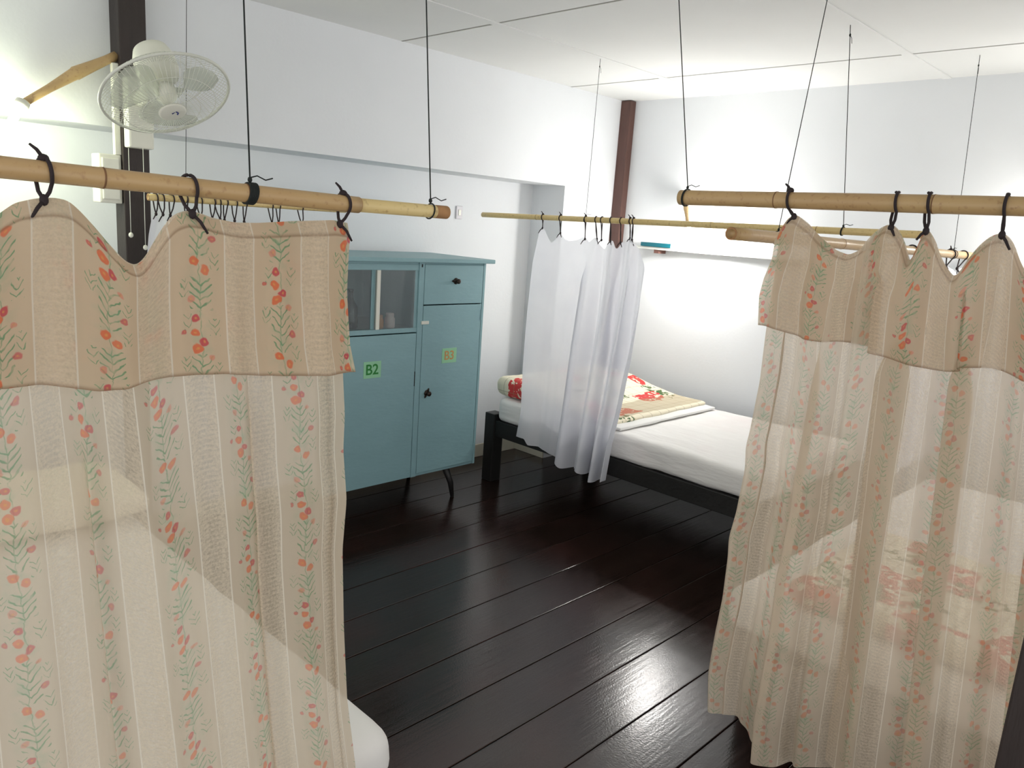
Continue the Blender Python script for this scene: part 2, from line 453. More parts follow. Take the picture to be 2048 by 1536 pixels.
def stripe_sheet():
    m, nt, out = newmat('white_sheet_faint_print')
    b = nt.nodes.new('ShaderNodeBsdfPrincipled'); nt.links.new(b.outputs[0], out.inputs[0]); b.inputs['Roughness'].default_value = 0.9
    tc = nt.nodes.new('ShaderNodeTexCoord'); co = tc.outputs['Object']
    n = tex(nt, 'Noise', 3.5, co, Detail=1.0)
    c = mix(nt, ((E(nt, n.outputs['Fac'])-0.55)*2.5).clamp()*0.35, lin((238, 236, 233)), lin((222, 190, 196)))
    nt.links.new(c, b.inputs['Base Color'])
    n2 = tex(nt, 'Noise', 4.0, mapped(nt, co, (3, 1, 5), (0.4, 0, 0)), Detail=3.0)
    bp = nt.nodes.new('ShaderNodeBump'); bp.inputs['Strength'].default_value = 0.35; bp.inputs['Distance'].default_value = 0.03
    nt.links.new(n2.outputs['Fac'], bp.inputs['Height']); nt.links.new(bp.outputs[0], b.inputs['Normal'])
    return m
M['sheet2'] = stripe_sheet()

# ------------------------------------------------------------------ the room
XL, XR, YN, YH, YR, ZC = -1.6, 4.50, -2.0, 3.45, 3.74, 2.49
XRET, ZSOF = 3.92, 1.875
def struct(name, mb, mat, label=None, cat=None):
    o = mb.build(name, mat); tag(o, label, cat, None, 'structure'); return o

floor = struct('floor', MB().box(XL, XR, YN, YR, -0.06, -0.028), M['dark'])
ys = [1.025 + 0.2267*k for k in range(-14, 13)]
pl_mesh = None
for i, y in enumerate(ys):
    y0, y1 = max(YN, y), min(YR, y+0.2267)
    if y1-y0 < 0.02: continue
    tilt = random.uniform(-0.0006, 0.0006)
    bm = MB().box(XL, XR, y0+0.0016, y1-0.0016, -0.028, random.uniform(-0.0012, 0.0), 0.0032)
    p = bm.build('plank', M['plank'], floor)

ceiling = struct('ceiling', MB().box(XL, XR, YN, YR, ZC+0.003, ZC+0.05), M['groove'])
gx = [XL, -0.13, 1.215, 2.557, 3.905, XR]; gy = [YN, -1.25, 0.08, 1.41, 2.745, YR]
for i in range(len(gx)-1):
    for j in range(len(gy)-1):
        a0 = gx[i]+(0.009 if i else 0); a1 = gx[i+1]-(0.009 if i < len(gx)-2 else 0)
        MB().box(a0, a1, gy[j]+0.001, gy[j+1]-0.001, ZC, ZC+0.003).build('ceiling_panel', M['ceil'], ceiling)
for y in gy[1:-1]:
    MB().box(XL, XR, y-0.022, y+0.022, ZC-0.004, ZC+0.002, 0.001).build('cover_strip', M['ceil'], ceiling)

wl = struct('wall_left', MB().box(XL, XR, YR, YR+0.1, 0, ZC), M['wall'])
hd = struct('wall_upper', MB().box(XL, XR, YH, YR, ZSOF, ZC), M['wall'])
pr_ = struct('wall_pier', MB().box(XRET, XR, YH, YR, 0, ZSOF), M['wall'])
wr = struct('wall_right', MB().box(XR, XR+0.1, YN, YR+0.1, 0, ZC), M['wall'])
struct('baseboard_left', MB().box(XL, XRET, YR-0.012, YR, 0, 0.09, 0.003), M['base'])
struct('baseboard_return', MB().box(XRET-0.012, XRET, YH, YR-0.012, 0, 0.05, 0.003), M['base'])
struct('baseboard_right', MB().box(XR-0.012, XR, YN, 3.36, 0, 0.09, 0.003), M['base'])
struct('trim_1', MB().box(1.136, 1.238, 3.345, YH-0.001, 0, ZC, 0.004), M['post'], 'dark timber post behind the wall fan', 'post')
struct('trim_2', MB().box(4.437, 4.497, 3.368, YH-0.001, 0, ZC-0.004, 0.003), M['post2'], 'brown timber post in the far room corner', 'post')
struct('trim_3', MB().box(1.30, 1.40, 0.05, 0.169, 0, ZC, 0.004), M['post'], 'near-black upright at the right edge beside the floral curtain', 'post')

# ------------------------------------------------------------------ beds
def bed(label, x0, x1, y0, y1, ztop_post, rail0, rail1, ps=0.085, long='y', group=None):
    t = thing('bed_frame', ((x0+x1)/2, (y0+y1)/2, 0), label, 'bed', group)
    for px in (x0, x1-ps):
        for py in (y0, y1-ps):
            MB().box(px, px+ps, py, py+ps, 0, ztop_post, 0.006).build('post', M['bedwood'], t)
    MB().box(x0+0.012, x0+0.05, y0+ps, y1-ps, rail0, rail1, 0.004).build('side_rail', M['bedwood'], t)
    MB().box(x1-0.05, x1-0.012, y0+ps, y1-ps, rail0, rail1, 0.004).build('side_rail', M['bedwood'], t)
    MB().box(x0+ps, x1-ps, y0+0.012, y0+0.05, rail0, rail1, 0.004).build('end_rail', M['bedwood'], t)
    MB().box(x0+ps, x1-ps, y1-0.05, y1-0.012, rail0, rail1, 0.004).build('end_rail', M['bedwood'], t)
    if long == 'y':
        n = 11
        for k in range(n):
            y = y0+0.12+(y1-y0-0.24)*k/(n-1)
            MB().box(x0+0.05, x1-0.05, y-0.04, y+0.04, rail1-0.045, rail1-0.022).build('slat', M['bedwood'], t)
    else:
        n = 11
        for k in range(n):
            x = x0+0.12+(x1-x0-0.24)*k/(n-1)
            MB().box(x-0.04, x+0.04, y0+0.05, y1-0.05, rail1-0.045, rail1-0.022).build('slat', M['bedwood'], t)
    return t
bed('dark wooden bed frame along the far wall under the white curtain', 3.25, 4.36, 1.40, 3.375, 0.44, 0.30, 0.40)
bed('dark wooden bed frame behind the floral curtain on the left', -0.10, 0.950, 1.25, 3.24, 0.34, 0.24, 0.34)
bed('dark wooden bed frame behind the floral curtain on the right', 2.32, 4.16, 0.06, 1.06, 0.36, 0.24, 0.36, long='x')

def mattress(label, a, r, mat, seed, wob=0.006):
    V, F = softbox(*a, r, 0.035, wob, seed)
    o = obj('mattress', V, F, mat, None, True); tag(o, label, 'mattress'); return o
mattress('white sheeted mattress on the far bed along the back wall', (3.262, 4.345, 1.49, 3.285, 0.401, 0.545), 0.035, M['sheet2'], 1.3)
mattress('white sheeted mattress corner showing beside the left floral curtain', (-0.09, 0.955, 1.205, 3.21, 0.342, 0.475), 0.05, M['sheet'], 4.1)
mattress('white sheeted mattress seen through the right floral curtain', (2.175, 4.14, 0.07, 1.08, 0.362, 0.505), 0.05, M['sheet'], 8.4)

def quilt(name, label, cat, a, r, mat, seed, puff=0.0, wob=0.007, shape=None):
    V, F = softbox(*a, r, 0.03, wob, seed, puff)
    if shape: V = [shape(v, a) for v in V]
    o = obj(name, V, F, mat, None, True); tag(o, label, cat); return o
q = quilt('folded_quilt', 'folded cream red and green patchwork quilt at the head of the far bed', 'quilt', (3.30, 4.30, 2.43, 3.36, 0.553, 0.668), 0.045, M['quilt'], 2.2,
          shape=lambda v, a: (v[0], v[1], a[4]+(v[2]-a[4])*(0.30+0.70*min(1, max(0, (v[1]-2.62)/0.42))**1.5)))
V, F = softbox(3.29, 4.28, 2.36, 2.45, 0.550, 0.566, 0.007, 0.03, 0.004, 5.0)
obj('white_border', V, F, M['sheet'], q, True)
quilt('pillow', 'cream pillow at the far end of the left bed behind sheer curtain', 'pillow', (0.30, 0.98, 2.68, 3.19, 0.484, 0.60), 0.05, M['pillow'], 3.0, 0.5)
q2 = quilt('folded_quilt', 'red and white patterned quilt seen through the right floral curtain', 'quilt', (2.20, 2.92, 0.10, 0.90, 0.515, 0.59), 0.035, M['quilt_red'], 9.0)

# ------------------------------------------------------------------ cabinet
def cabinet():
    yf, yb = 3.17, 3.70; x0, xd, x1 = 1.955, 2.532, 2.982; z0, z1 = 0.205, 1.378
    t = thing('cupboard', ((x0+x1)/2, (yf+yb)/2, 0), 'pale teal painted cupboard with glass panes, drawer and numbered doors', 'cupboard')
    c = MB()
    c.box(x0, x0+0.02, yf+0.018, yb, z0, z1).box(x1-0.02, x1, yf+0.003, yb, z0, z1)
    c.box(xd-0.012, xd+0.012, yf+0.003, yb, z0, z1).box(x0, x1, yb-0.012, yb, z0, z1)
    c.box(x0, x1, yf+0.004, yb, z0, z0+0.02).box(x0, x1, yf+0.004, yb, z1-0.02, z1)
    c.build('carcass', M['teal'], t)
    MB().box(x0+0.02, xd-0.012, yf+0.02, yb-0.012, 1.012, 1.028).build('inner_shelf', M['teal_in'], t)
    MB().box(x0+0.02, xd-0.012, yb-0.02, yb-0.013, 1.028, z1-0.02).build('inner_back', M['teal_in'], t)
    MB().box(x0-0.04, x1+0.048, yf-0.03, yb+0.02, z1, z1+0.022, 0.004).build('top_board', M['teal'], t)
    MB().box(xd-0.020, xd+0.014, yf-0.004, yf+0.018, z0, z1, 0.002).build('centre_stile', M['teal'], t)
    MB().box(x1-0.014, x1+0.002, yf-0.004, yf+0.018, z0, z1, 0.002).build('side_stile', M['teal'], t)
    # glazed upper bay
    zt, zb = 1.335, 1.036
    MB().box(x0, xd-0.020, yf, yf+0.018, zt, z1-0.012, 0.002).build('window_rail', M['teal'], t)
    MB().box(x0, xd-0.020, yf, yf+0.018, zb-0.024, zb, 0.002).build('window_rail', M['teal'], t)
    MB().box(x0, x0+0.03, yf, yf+0.018, zb, zt, 0.002).build('window_stile', M['teal'], t)
    MB().box(xd-0.040, xd-0.020, yf+0.004, yf+0.03, zb, zt, 0.002).build('window_stile', M['teal'], t)
    g = MB().box(x0+0.03, 2.262, yf+0.016, yf+0.019, zb, zt).build('glass_pane', M['glass'], t)
    MB().box(2.228, 2.250, yf+0.013, yf+0.022, zb, zt, 0.001).build('pane_edge', M['teal'], g)
    g = MB().box(2.240, xd-0.040, yf+0.004, yf+0.007, zb, zt).build('glass_pane', M['glass'], t)
    MB().box(2.252, 2.272, yf-0.001, yf+0.011, zb, zt, 0.001).build('pane_edge', M['white_plastic'], g)
    # doors and drawer
    d = MB().box(x0+0.006, xd-0.023, yf-0.004, yf+0.016, z0+0.003, 1.006, 0.003).build('door', M['teal'], t)
    lab = MB().box(2.182, 2.288, yf-0.0056, yf-0.004, 0.790, 0.876).build('paper_tag', M['paper'], d); tag(lab, 'pale green paper tag reading B2')
    MB().box(xd-0.026, xd-0.021, yf-0.0046, yf+0.01, 0.72, 0.80).build('keyhole_gap', M['dark'], d)
    d2 = MB().box(xd+0.017, x1-0.017, yf-0.004, yf+0.016, z0+0.016, 1.150, 0.003).build('door', M['teal'], t)
    lab2 = MB().box(2.692, 2.796, yf-0.0056, yf-0.004, 0.830, 0.912).build('paper_tag', M['paper'], d2); tag(lab2, 'pale green paper tag with orange B3')
    dr = MB().box(xd+0.017, x1-0.017, yf-0.004, yf+0.016, 1.156, z1-0.012, 0.003).build('drawer', M['teal'], t)
    def knob(x, z, par, rz):
        ax = (0, -1, 0)
        k = MB().lathe((x, yf-0.004, z), ax, [(0, .017), (.002, .018), (.004, .012), (.008, .007), (.016, .008), (.020, .013), (.026, .014), (.030, .009), (.031, .0)], 18, True, False)
        for a in (rz, rz+PI):
            p = Vector((x+0.012*math.cos(a), yf-0.006, z+0.012*math.sin(a)))
            e = Vector((x+0.030*math.cos(a), yf-0.007, z+0.030*math.sin(a)))
            k.tube([p, (p+e)/2, e], [.008, .007, .002], 8, flat=0.6)
        k.build('knob', M['knob'], par, True)
    knob(2.765, 1.28, dr, PI); knob(2.596, 0.673, d2, 1.1)
    for z in (1.09, 0.30):
        MB().tube([(x1-0.016, yf-0.005, z-0.03), (x1-0.016, yf-0.005, z+0.03)], 0.004, 8).build('hinge', M['teal'], d2)
    MB().box(2.535, 2.585, yf-0.012, yf-0.004, 1.052, 1.070, 0.003).build('latch', M['white_plastic'], t)
    MB().box(2.525, 2.533, yf-0.0045, yf-0.003, z1-0.026, z1-0.010).build('top_notch', M['dark'], t)
    for (lx, ly, sx, sy) in ((x1-0.15, yf+0.07, 1, -1), (x0+0.15, yf+0.07, -1, -1), (x1-0.15, yb-0.07, 1, 1), (x0+0.15, yb-0.07, -1, 1)):
        MB().tube([(lx-0.02*sx, ly, z0+0.005), (lx+0.03*sx, ly+0.01*sy, 0.09), (lx+0.055*sx*0.8, ly+0.015*sy, 0.0)], [.022, .017, .011], 12).build('leg', M['bedwood'], t, True)
    # tag lettering
    def text(body, x, z, size, mat, par):
        cu = bpy.data.curves.new('lettering', 'FONT'); cu.body = body; cu.size = size; cu.align_x = 'CENTER'; cu.align_y = 'CENTER'
        cu.extrude = 0.0004; cu.offset = 0.0010
        tmp = bpy.data.objects.new('lettering_curve', cu); col.objects.link(tmp)
        dg = bpy.context.evaluated_depsgraph_get(); me = bpy.data.meshes.new_from_object(tmp.evaluated_get(dg))
        bpy.data.objects.remove(tmp)
        me.name = 'lettering'; me.materials.clear(); me.materials.append(mat)
        base = off(par); R = Matrix.Rotation(PI/2, 4, 'X')
        me.transform(Matrix.Translation(Vector((x, yf-0.0062, z))-base) @ R)
        o = bpy.data.objects.new('lettering', me); col.objects.link(o); o.parent = par
    text('B2', 2.233, 0.832, 0.076, M['ink_green'], d)
    text('B3', 2.743, 0.870, 0.070, M['ink_orange'], d2)
    return t
cabinet()
def jar(name, label, cat, x, y, z, prof, mat):
    o = MB().lathe((x, y, z), (0, 0, 1), prof, 16).build(name, mat, None, True); tag(o, label, cat)
zs = 1.0285
jar('glass_jar', 'small orange jar on the cupboard shelf behind glass', 'jar', 2.325, 3.25, zs, [(0, .020), (.006, .026), (.045, .026), (.055, .020), (.062, .021), (.070, .020)], M['jar1'])
jar('glass_jar', 'small pale pink jar on the cupboard shelf behind glass', 'jar', 2.395, 3.25, zs, [(0, .022), (.006, .027), (.050, .027), (.060, .021), (.070, .022), (.078, .021)], M['jar2'])
jar('bottle', 'dark green bottle on the cupboard shelf behind glass', 'bottle', 2.185, 3.30, zs, [(0, .034), (.008, .038), (.11, .038), (.14, .020), (.155, .014), (.19, .014), (.192, .017), (.20, .017)], M['bottle'])
jar('glass_jar', 'dark squat jar left of the bottle in the cupboard', 'jar', 2.08, 3.27, zs, [(0, .034), (.006, .04), (.05, .04), (.06, .030), (.07, .032), (.08, .03)], M['knob'])

# ------------------------------------------------------------------ bamboo poles, cords, ties
def bamboo(label, p0, p1, r, nodes, mat, inner=None, seed=1):
    p0, p1 = Vector(p0), Vector(p1); d = p1-p0; L = d.length; ax = d/L
    base = p0.copy(); t = thing('bamboo_pole', (p0+p1)/2, label, 'bamboo pole')
    hs = sorted(set([0, L] + [min(L, max(0, L*k/30+random.uniform(-.01, .01))) for k in range(1, 30)] + [n*L+e for n in nodes for e in (-.02, -.008, 0, .008, .02) if 0 < n*L+e < L]))
    prof = []
    for h in hs:
        rr = r*(1+0.015*math.sin(h*9+seed))
        for n in nodes:
            if abs(h-n*L) < 0.009: rr *= 1.05 if abs(h-n*L) < 1e-4 else 1.015
        prof.append((h, rr))
    c = MB().lathe(p0, ax, [(0.012, r*0.66), (0, r*0.72)] + prof + [(L, r*0.72), (L-0.012, r*0.66)], 28, True, True)
    c.build('culm', mat, t, True)
    for e in (0, L):
        MB().lathe(p0+ax*e, ax, [(-0.0004, r*0.70), (-0.0006, r*1.004), (0.0006, r*1.004), (0.0004, r*0.70)], 28, False, False).build('cut_end', M['pith'], t, True)
    for n in nodes:
        MB().lathe(p0+ax*(n*L), ax, [(-.0016, r*1.0), (-.0012, r*1.058), (.0012, r*1.058), (.0016, r*1.0)], 28, False, False).build('node_ring', M['node'], t, True)
    if inner:
        a, b, ri = inner
        MB().lathe(a, (Vector(b)-Vector(a)), [(0, ri), ((Vector(b)-Vector(a)).length*0.87, ri), ((Vector(b)-Vector(a)).length*0.875, ri*1.04), ((Vector(b)-Vector(a)).length*0.88, ri), ((Vector(b)-Vector(a)).length, ri*1.02),
                   ((Vector(b)-Vector(a)).length, ri*0.75), ((Vector(b)-Vector(a)).length-0.012, ri*0.7)], 28).build('inner_culm', M['bamboo_pale'], t, True)
        a_, b_ = Vector(a), Vector(b); u_ = (b_-a_).normalized()
        MB().lathe(b_-u_*0.030, u_, [(0, ri*1.0), (.001, ri*1.035), (.0285, ri*1.04), (.0305, ri*1.0), (.0305, ri*0.72)], 28, False, False).build('end_segment', M['pith'], t, True)
    return t

YA, XB, YD, XC, YE = 1.15, 1.90, 1.10, 3.19, 3.10
RA, RB, RD, RC, RE = 0.0138, 0.0205, 0.0180, 0.0145, 0.0130
A0, A1, A2 = at(-330, 299, Y=YA), at(716, 410, Y=YA), at(893, 425, Y=YA)
bamboo('thick bamboo pole with telescoped end carrying the left floral curtain', A0, A1, RA, [0.40, 0.70], M['bamboo'], (A1-(A2-A1)*0.3, A2, RA*0.86))
B0, B1 = at(1362, 395, X=XB), at(2420, 423, X=XB)
bamboo('bamboo pole carrying the right floral curtain', B0, B1, RB, [0.255, 0.588], M['bamboo'], seed=3)
D0, D1 = at(1462, 467, Y=YD), at(1962, 514, Y=YD)
bamboo('bamboo pole behind the right floral curtain top', D0, D1, RD, [0.3, 0.62, 0.9], M['bamboo'], seed=5)
C0, C1 = at(977, 430, X=XC), at(1850, 470, X=XC)
C0 = Vector((XC, 3.44, C0.z))
bamboo('long thin bamboo pole over the far bed carrying white curtain', C0, C1, RC, [0.18, 0.42, 0.63, 0.83], M['bamboo_pale'], seed=6)
E0, E1 = at(296, 394, Y=YE), at(690, 420, Y=YE)
bamboo('pale bamboo pole behind the left floral curtain near the post', E0, E1, RE, [0.3, 0.7], M['bamboo_pale'], seed=8)

def ring(c, ax, r, n=20, tilt=0.0):
    ax = Vector(ax).normalized(); u = Vector((0, 0, 1)); u = (u-ax*u.dot(ax)).normalized(); v = ax.cross(u)
    return [Vector(c) + u*(r*math.cos(2*PI*k/n)) + v*(r*math.sin(2*PI*k/n)) + ax*(tilt*math.cos(2*PI*k/n)) for k in range(n)]
def blob(c, r, s=(1, 1, 1)):
    m = MB(); n = 8
    pr = [(-1, 0.05), (-.8, .6), (-.4, .95), (0, 1), (.4, .92), (.8, .6), (1, .05)]
    m.lathe((0, 0, 0), (0, 0, 1), [(a*r, b*r) for a, b in pr], 10)
    m.V = [(c[0]+v[0]*s[0], c[1]+v[1]*s[1], c[2]+v[2]*s[2]) for v in m.V]
    return m
def pole_at(p0, p1, px, py_guess, **kw):
    """point of the pole axis nearest to a sight line"""
    p = at(px, py_guess, **kw); d = (p1-p0); return p0 + d*((p-p0).dot(d)/d.length_squared)

def hang(label, pole, r, ax, top, cr=0.0016, wraps=1, tail=1, hook=True):
    """cord from the ceiling down to a pole with a loop, a knot and a loose tail"""
    pole, top, ax = Vector(pole), Vector(top), Vector(ax).normalized()
    t = thing('hanging_cord', pole+Vector((0, 0, r)), label, 'cord', 'cords hanging the bamboo poles')
    k = pole+Vector((0, 0, r+0.010))
    MB().tube([k, (k*2+top)/3, (k+top*2)/3, top], cr, 8).build('cord', M['cord'], t, True)
    for i in range(wraps):
        MB().tube(ring(pole+ax*((i-(wraps-1)/2)*cr*1.9), ax, r*1.05+cr, 24, 0.002), cr*1.15, 8, closed=True).build('loop', M['cord'], t, True)
    blob(k-Vector((0, 0, 0.003)), max(0.0035, cr*2.6), (1, 1, 1.3)).build('knot', M['cord'], t, True)
    if tail:
        MB().tube([k, k+ax*0.012+Vector((0, 0, .004)), k+ax*0.026+Vector((0, 0, -.001)), k+ax*0.038+Vector((0, 0, .003))], cr*0.8, 6).build('tail', M['cord'], t, True)
    if hook:
        b = top+(k-top).normalized()*0.045
        blob(b, cr*2.4, (1, 1, 1.8)).build('ceiling_knot', M['cord'], t, True)
        MB().tube([b, b+ax*0.008+Vector((0, 0, -.012)), b+ax*0.012+Vector((0, 0, -.034))], cr*0.7, 6).build('tail', M['cord'], t, True)
    return t
def upto(p, q):
    d = q-p; return p + d*((ZC-p.z)/d.z)
AX = (A1-A0).normalized(); BX = (B1-B0).normalized(); DX = (D1-D0).normalized(); CX = (C1-C0).normalized(); EX = (E1-E0).normalized()
p = pole_at(A0, A1, 500, 380, Y=YA); hang('black cord with a thick wrapped band holding the left floral curtain pole', p, RA, AX, upto(at(490, 360, Y=YA), at(480, 0, Y=YA)), 0.0013, 6, hook=False)
p = pole_at(A1, A2, 860, 422, Y=YA); hang('black cord tied near the open telescoped end of the left pole', p, RA*0.88, AX, upto(at(857, 395, Y=YA), at(850, 0, Y=YA)), 0.0012, 1, hook=False)
p = pole_at(B0, B1, 1373, 395, X=XB); hang('thin cord tied at the cut end of the right floral curtain pole', p, RB, BX, upto(at(1373, 375, X=XB), at(1357, 0, X=XB)), 0.0014, 2, hook=False)
p = pole_at(D0, D1, 1555, 477, Y=YD); hang('slanting cord from ceiling to the pole behind the right curtain', p, RD, DX, upto(at(1558, 470, Y=YD), at(1655, 0, Y=YD)), 0.0013, 1, hook=False)
p = pole_at(D0, D1, 1906, 510, Y=YD); hang('thin cord at the far right meeting the rear pole between ties', p, RD, DX, at(1960, 110, Z=ZC), 0.0013, 1)
p = pole_at(C0, C1, 1685, 463, X=XC); hang('thin cord from ceiling strip to the right part of the long thin pole', p, RC, CX, at(1701, 48, Z=ZC), 0.0016, 2)
p = pole_at(C0, C1, 1171, 440, X=XC); hang('thin cord above the white curtain on the long thin pole', p, RC, CX, at(1201, 116, Z=ZC), 0.0012, 1)
p = pole_at(E0, E1, 372, 403, Y=YE); hang('thin grey cord overlapping the right half of the fan cage', p, RE, EX, upto(at(372, 390, Y=YE), at(373, 0, Y=YE)), 0.0012, 1, hook=False)

def tie(par, pole, r, ax, cloth, tr=0.0026, style=0, toward=Vector((0, 0, 0))):
    """fabric tie: loop over the pole, two strands down, knot and ends"""
    pole, cloth, ax = Vector(pole), Vector(cloth), Vector(ax).normalized()
    m = MB(); u = Vector((0, 0, 1)); v = ax.cross(u)
    rr = r*1.06+tr*0.8
    def strand(sh, side, n=12):
        pts = []
        for k in range(n+1):
            an = -side*(0.1) + side*(0.85*PI)*k/n
            pts.append(pole + u*(rr*math.cos(an)) + v*(rr*math.sin(an)) + ax*(sh*(0.3+0.7*k/n)))
        pts.append(cloth*0.5+pts[-1]*0.5 + ax*sh*0.3); pts.append(cloth)
        return pts
    m.tube(strand(0.006*random.uniform(.4, 1.6), 1), tr, 7); m.tube(strand(-0.006*random.uniform(.4, 1.6), -1), tr, 7)
    b = blob(cloth, tr*2.1, (1, 1, 1.4)); m.add(b.V, b.F)
    for sgn in ((1,) if style == 1 else (-1,) if style == 2 else (1, -1)):
        e = random.uniform(.016, .030)
        m.tube([cloth, cloth+ax*(sgn*e*0.35)+Vector((0, 0, -e*0.4))+toward*0.006, cloth+ax*(sgn*e*0.7)+Vector((0, 0, -e))+toward*0.008], [tr, tr*.95, tr*.7], 7)
    if style == 3 or random.random() < 0.5:
        kk = pole+u*rr; b = blob(kk, tr*2.2, (1.2, 1.2, 1)); m.add(b.V, b.F)
        m.tube([kk, kk+ax*(-.007)+u*.010, kk+ax*(-.015)+u*.016], [tr, tr*.9, tr*.6], 7)
    return m.build('curtain_tie', M['tie'], par, True)

# ------------------------------------------------------------------ curtains
def path(pts, plane):
    out = []
    for (x, y) in pts:
        p = at(x, y, **plane); out.append((p.x if 'Y' in plane else p.y, p.z))
    return np.array(out)
def resample(P, n, by):
    """sample polyline uniformly in coordinate `by` (0 along, 1 height) with light smoothing"""
    t = P[:, by]
    if t[0] > t[-1]: s = np.linspace(t[0], t[-1], n); q = np.interp(-s, -t, P[:, 1-by])
    else: s = np.linspace(t[0], t[-1], n); q = np.interp(s, t, P[:, 1-by])
    k = max(1, n//90)
    if k > 1:
        ker = np.ones(2*k+1)/(2*k+1); q = np.convolve(np.pad(q, k, mode='reflect', reflect_type='odd'), ker, 'valid')
    r = np.zeros((n, 2)); r[:, by] = s; r[:, 1-by] = q; return r

def curtain_sheet(name, par, mat, plane, top, bottom, left, right, fold, nu=260, nv=220, v0=0.0, seam_top=None, seam_bot=0.0, towards=-1, lift=0.0, stretch=1.0, u_off=0.0, warp=0.0):
    T = resample(path(top, plane), nu, 0); Bt = resample(path(bottom, plane), nu, 0)
    if warp:
        uu = np.linspace(0, 1, nu); Bt = np.stack([np.interp(uu+warp*np.sin(np.pi*uu), uu, Bt[:, k]) for k in (0, 1)], -1)
    Lp, Rp = path(left, plane), path(right, plane)
    Lp = resample(Lp, nv, 1); Rp = resample(Rp, nv, 1)
    u = np.linspace(0, 1, nu)[None, :]; v = np.linspace(0, 1, nv)[:, None]
    P = []
    for k in (0, 1):
        S = (1-v)*T[None, :, k] + v*Bt[None, :, k]
        ll = Lp[:, k][:, None] - ((1-v)*T[0, k]+v*Bt[0, k]); rl = Rp[:, k][:, None] - ((1-v)*T[-1, k]+v*Bt[-1, k])
        P.append(S + (1-u)**3*ll + u**3*rl if k == 0 else S + (1-u)*ll + u*rl)
    S, Z = P
    D = fold(u, v, S, Z)
    if isinstance(D, tuple): D, dS = D; S = S + dS
    D = D + lift*np.minimum(1, v*10)
    cst = list(plane.values())[0]
    if 'Y' in plane: X, Y = S, cst + towards*D
    else: X, Y = cst + towards*D, S
    # cloth coordinates: arc length across, measured length down
    row = int(nv*0.45)
    dx = np.diff(X[row]); dy = np.diff(Y[row]); arc = np.concatenate([[0], np.cumsum(np.sqrt(dx*dx+dy*dy))])
    if (S[row, -1]-S[row, 0]) != 0: arc = arc
    Lm = float(np.mean(T[:, 1])-np.mean(Bt[:, 1]))
    UU = np.repeat((arc*stretch+u_off)[None, :], nv, 0); VV = np.repeat(v*Lm+v0, nu, 1)
    base = off(par)
    co = np.stack([X-base.x, Y-base.y, Z-base.z], -1).reshape(-1, 3).astype(np.float32)
    me = bpy.data.meshes.new(name)
    idx = np.arange(nu*nv).reshape(nv, nu)
    quads = np.stack([idx[:-1, :-1], idx[1:, :-1], idx[1:, 1:], idx[:-1, 1:]], -1).reshape(-1, 4).astype(np.int32)
    me.vertices.add(len(co)); me.vertices.foreach_set('co', co.ravel())
    me.loops.add(quads.size); me.loops.foreach_set('vertex_index', quads.ravel())
    me.polygons.add(len(quads)); me.polygons.foreach_set('loop_start', np.arange(0, quads.size, 4, dtype=np.int32))
    me.polygons.foreach_set('use_smooth', np.ones(len(quads), bool))
    uvl = me.uv_layers.new(name='UVMap')
    uv = np.stack([UU.reshape(-1), VV.reshape(-1)], -1).astype(np.float32)
    uvl.data.foreach_set('uv', uv[quads.ravel()].ravel())
    se = np.zeros((nv, nu), np.float32)
    vm = v*Lm + 0*u
    if seam_top is not None: se = np.maximum(se, np.clip(1-np.abs(vm-seam_top)/0.0028, 0, 1))
    if seam_bot: se = np.maximum(se, np.clip(1-(Lm-vm)/seam_bot, 0, 1))
    a = me.attributes.new('seam', 'FLOAT', 'POINT'); a.data.foreach_set('value', se.reshape(-1).astype(np.float32))
    me.materials.append(mat); me.update(calc_edges=True); me.validate()
    o = bpy.data.objects.new(name, me); col.objects.link(o); o.parent = par
    return o

def folds(amp0, amp1, waves, seed):
    rs = np.random.RandomState(seed); ph = rs.uniform(0, 6.28, len(waves))
    def f(u, v, S, Z):
        d = 0*u*v
        for i, (k, wgt, lean) in enumerate(waves):
            x = 2*np.pi*k*(u+lean*v*0.1) + ph[i]
            sft = np.sin(x) + 0.35*np.sin(2*x+ph[i])
            d = d + wgt*sft
        return d*(amp0+(amp1-amp0)*np.clip(v*1.6, 0, 1))
    return f

def pleated(f, pleats):
    """adds Z-shaped pleats where the cloth doubles back on itself"""
    def g(u, v, S, Z):
        d = f(u, v, S, Z); ds = 0*u*v
        for (u0, wd, A, B, v0) in pleats:
            q = (u-u0)/wd; e = q*np.exp(-q*q); k = np.clip((v-v0)/0.15, 0, 1)
            k = k*k*(3-2*k)
            ds = ds - np.sign(S[0, -1]-S[0, 0])*A*e*k; d = d + B*e*k
        return d, ds
    return g

# --- left floral curtain
plA = dict(Y=YA)
topA = [(-190, 470), (-150, 440), (-110, 432), (-60, 452), (-25, 446), (0, 425), (28, 406), (70, 397), (108, 395), (136, 401), (159, 421), (188, 453), (220, 491), (248, 522), (272, 531), (291, 514),
        (309, 482), (328, 453), (347, 430), (370, 421), (398, 425), (422, 435), (469, 445), (516, 446), (586, 442), (666, 440), (696, 446)]
flapA = [(-190, 745), (0, 772), (70, 765), (130, 770), (188, 777), (244, 774), (300, 758), (366, 749), (445, 744), (516, 749), (609, 747), (705, 742)]
rightA = [(696, 446), (690, 490), (687, 580), (694, 688), (705, 742)]
leftA = [(-190, 470), (-200, 600), (-195, 745)]
ca = thing('floral_curtain', (at(400, 600, Y=YA).x, YA, 0.25), 'sheer beige floral curtain with ruffled valance hanging at the left', 'curtain')
fa = pleated(folds(0.003, 0.016, [(4.3, .55, .25), (9.1, .3, .1), (2.2, .5, .3)], 3), [(.68, .024, .030, .020, .12), (.27, .022, .024, .016, .2), (.935, .016, .016, .012, .1)])
def bott(plane, pts): return pts
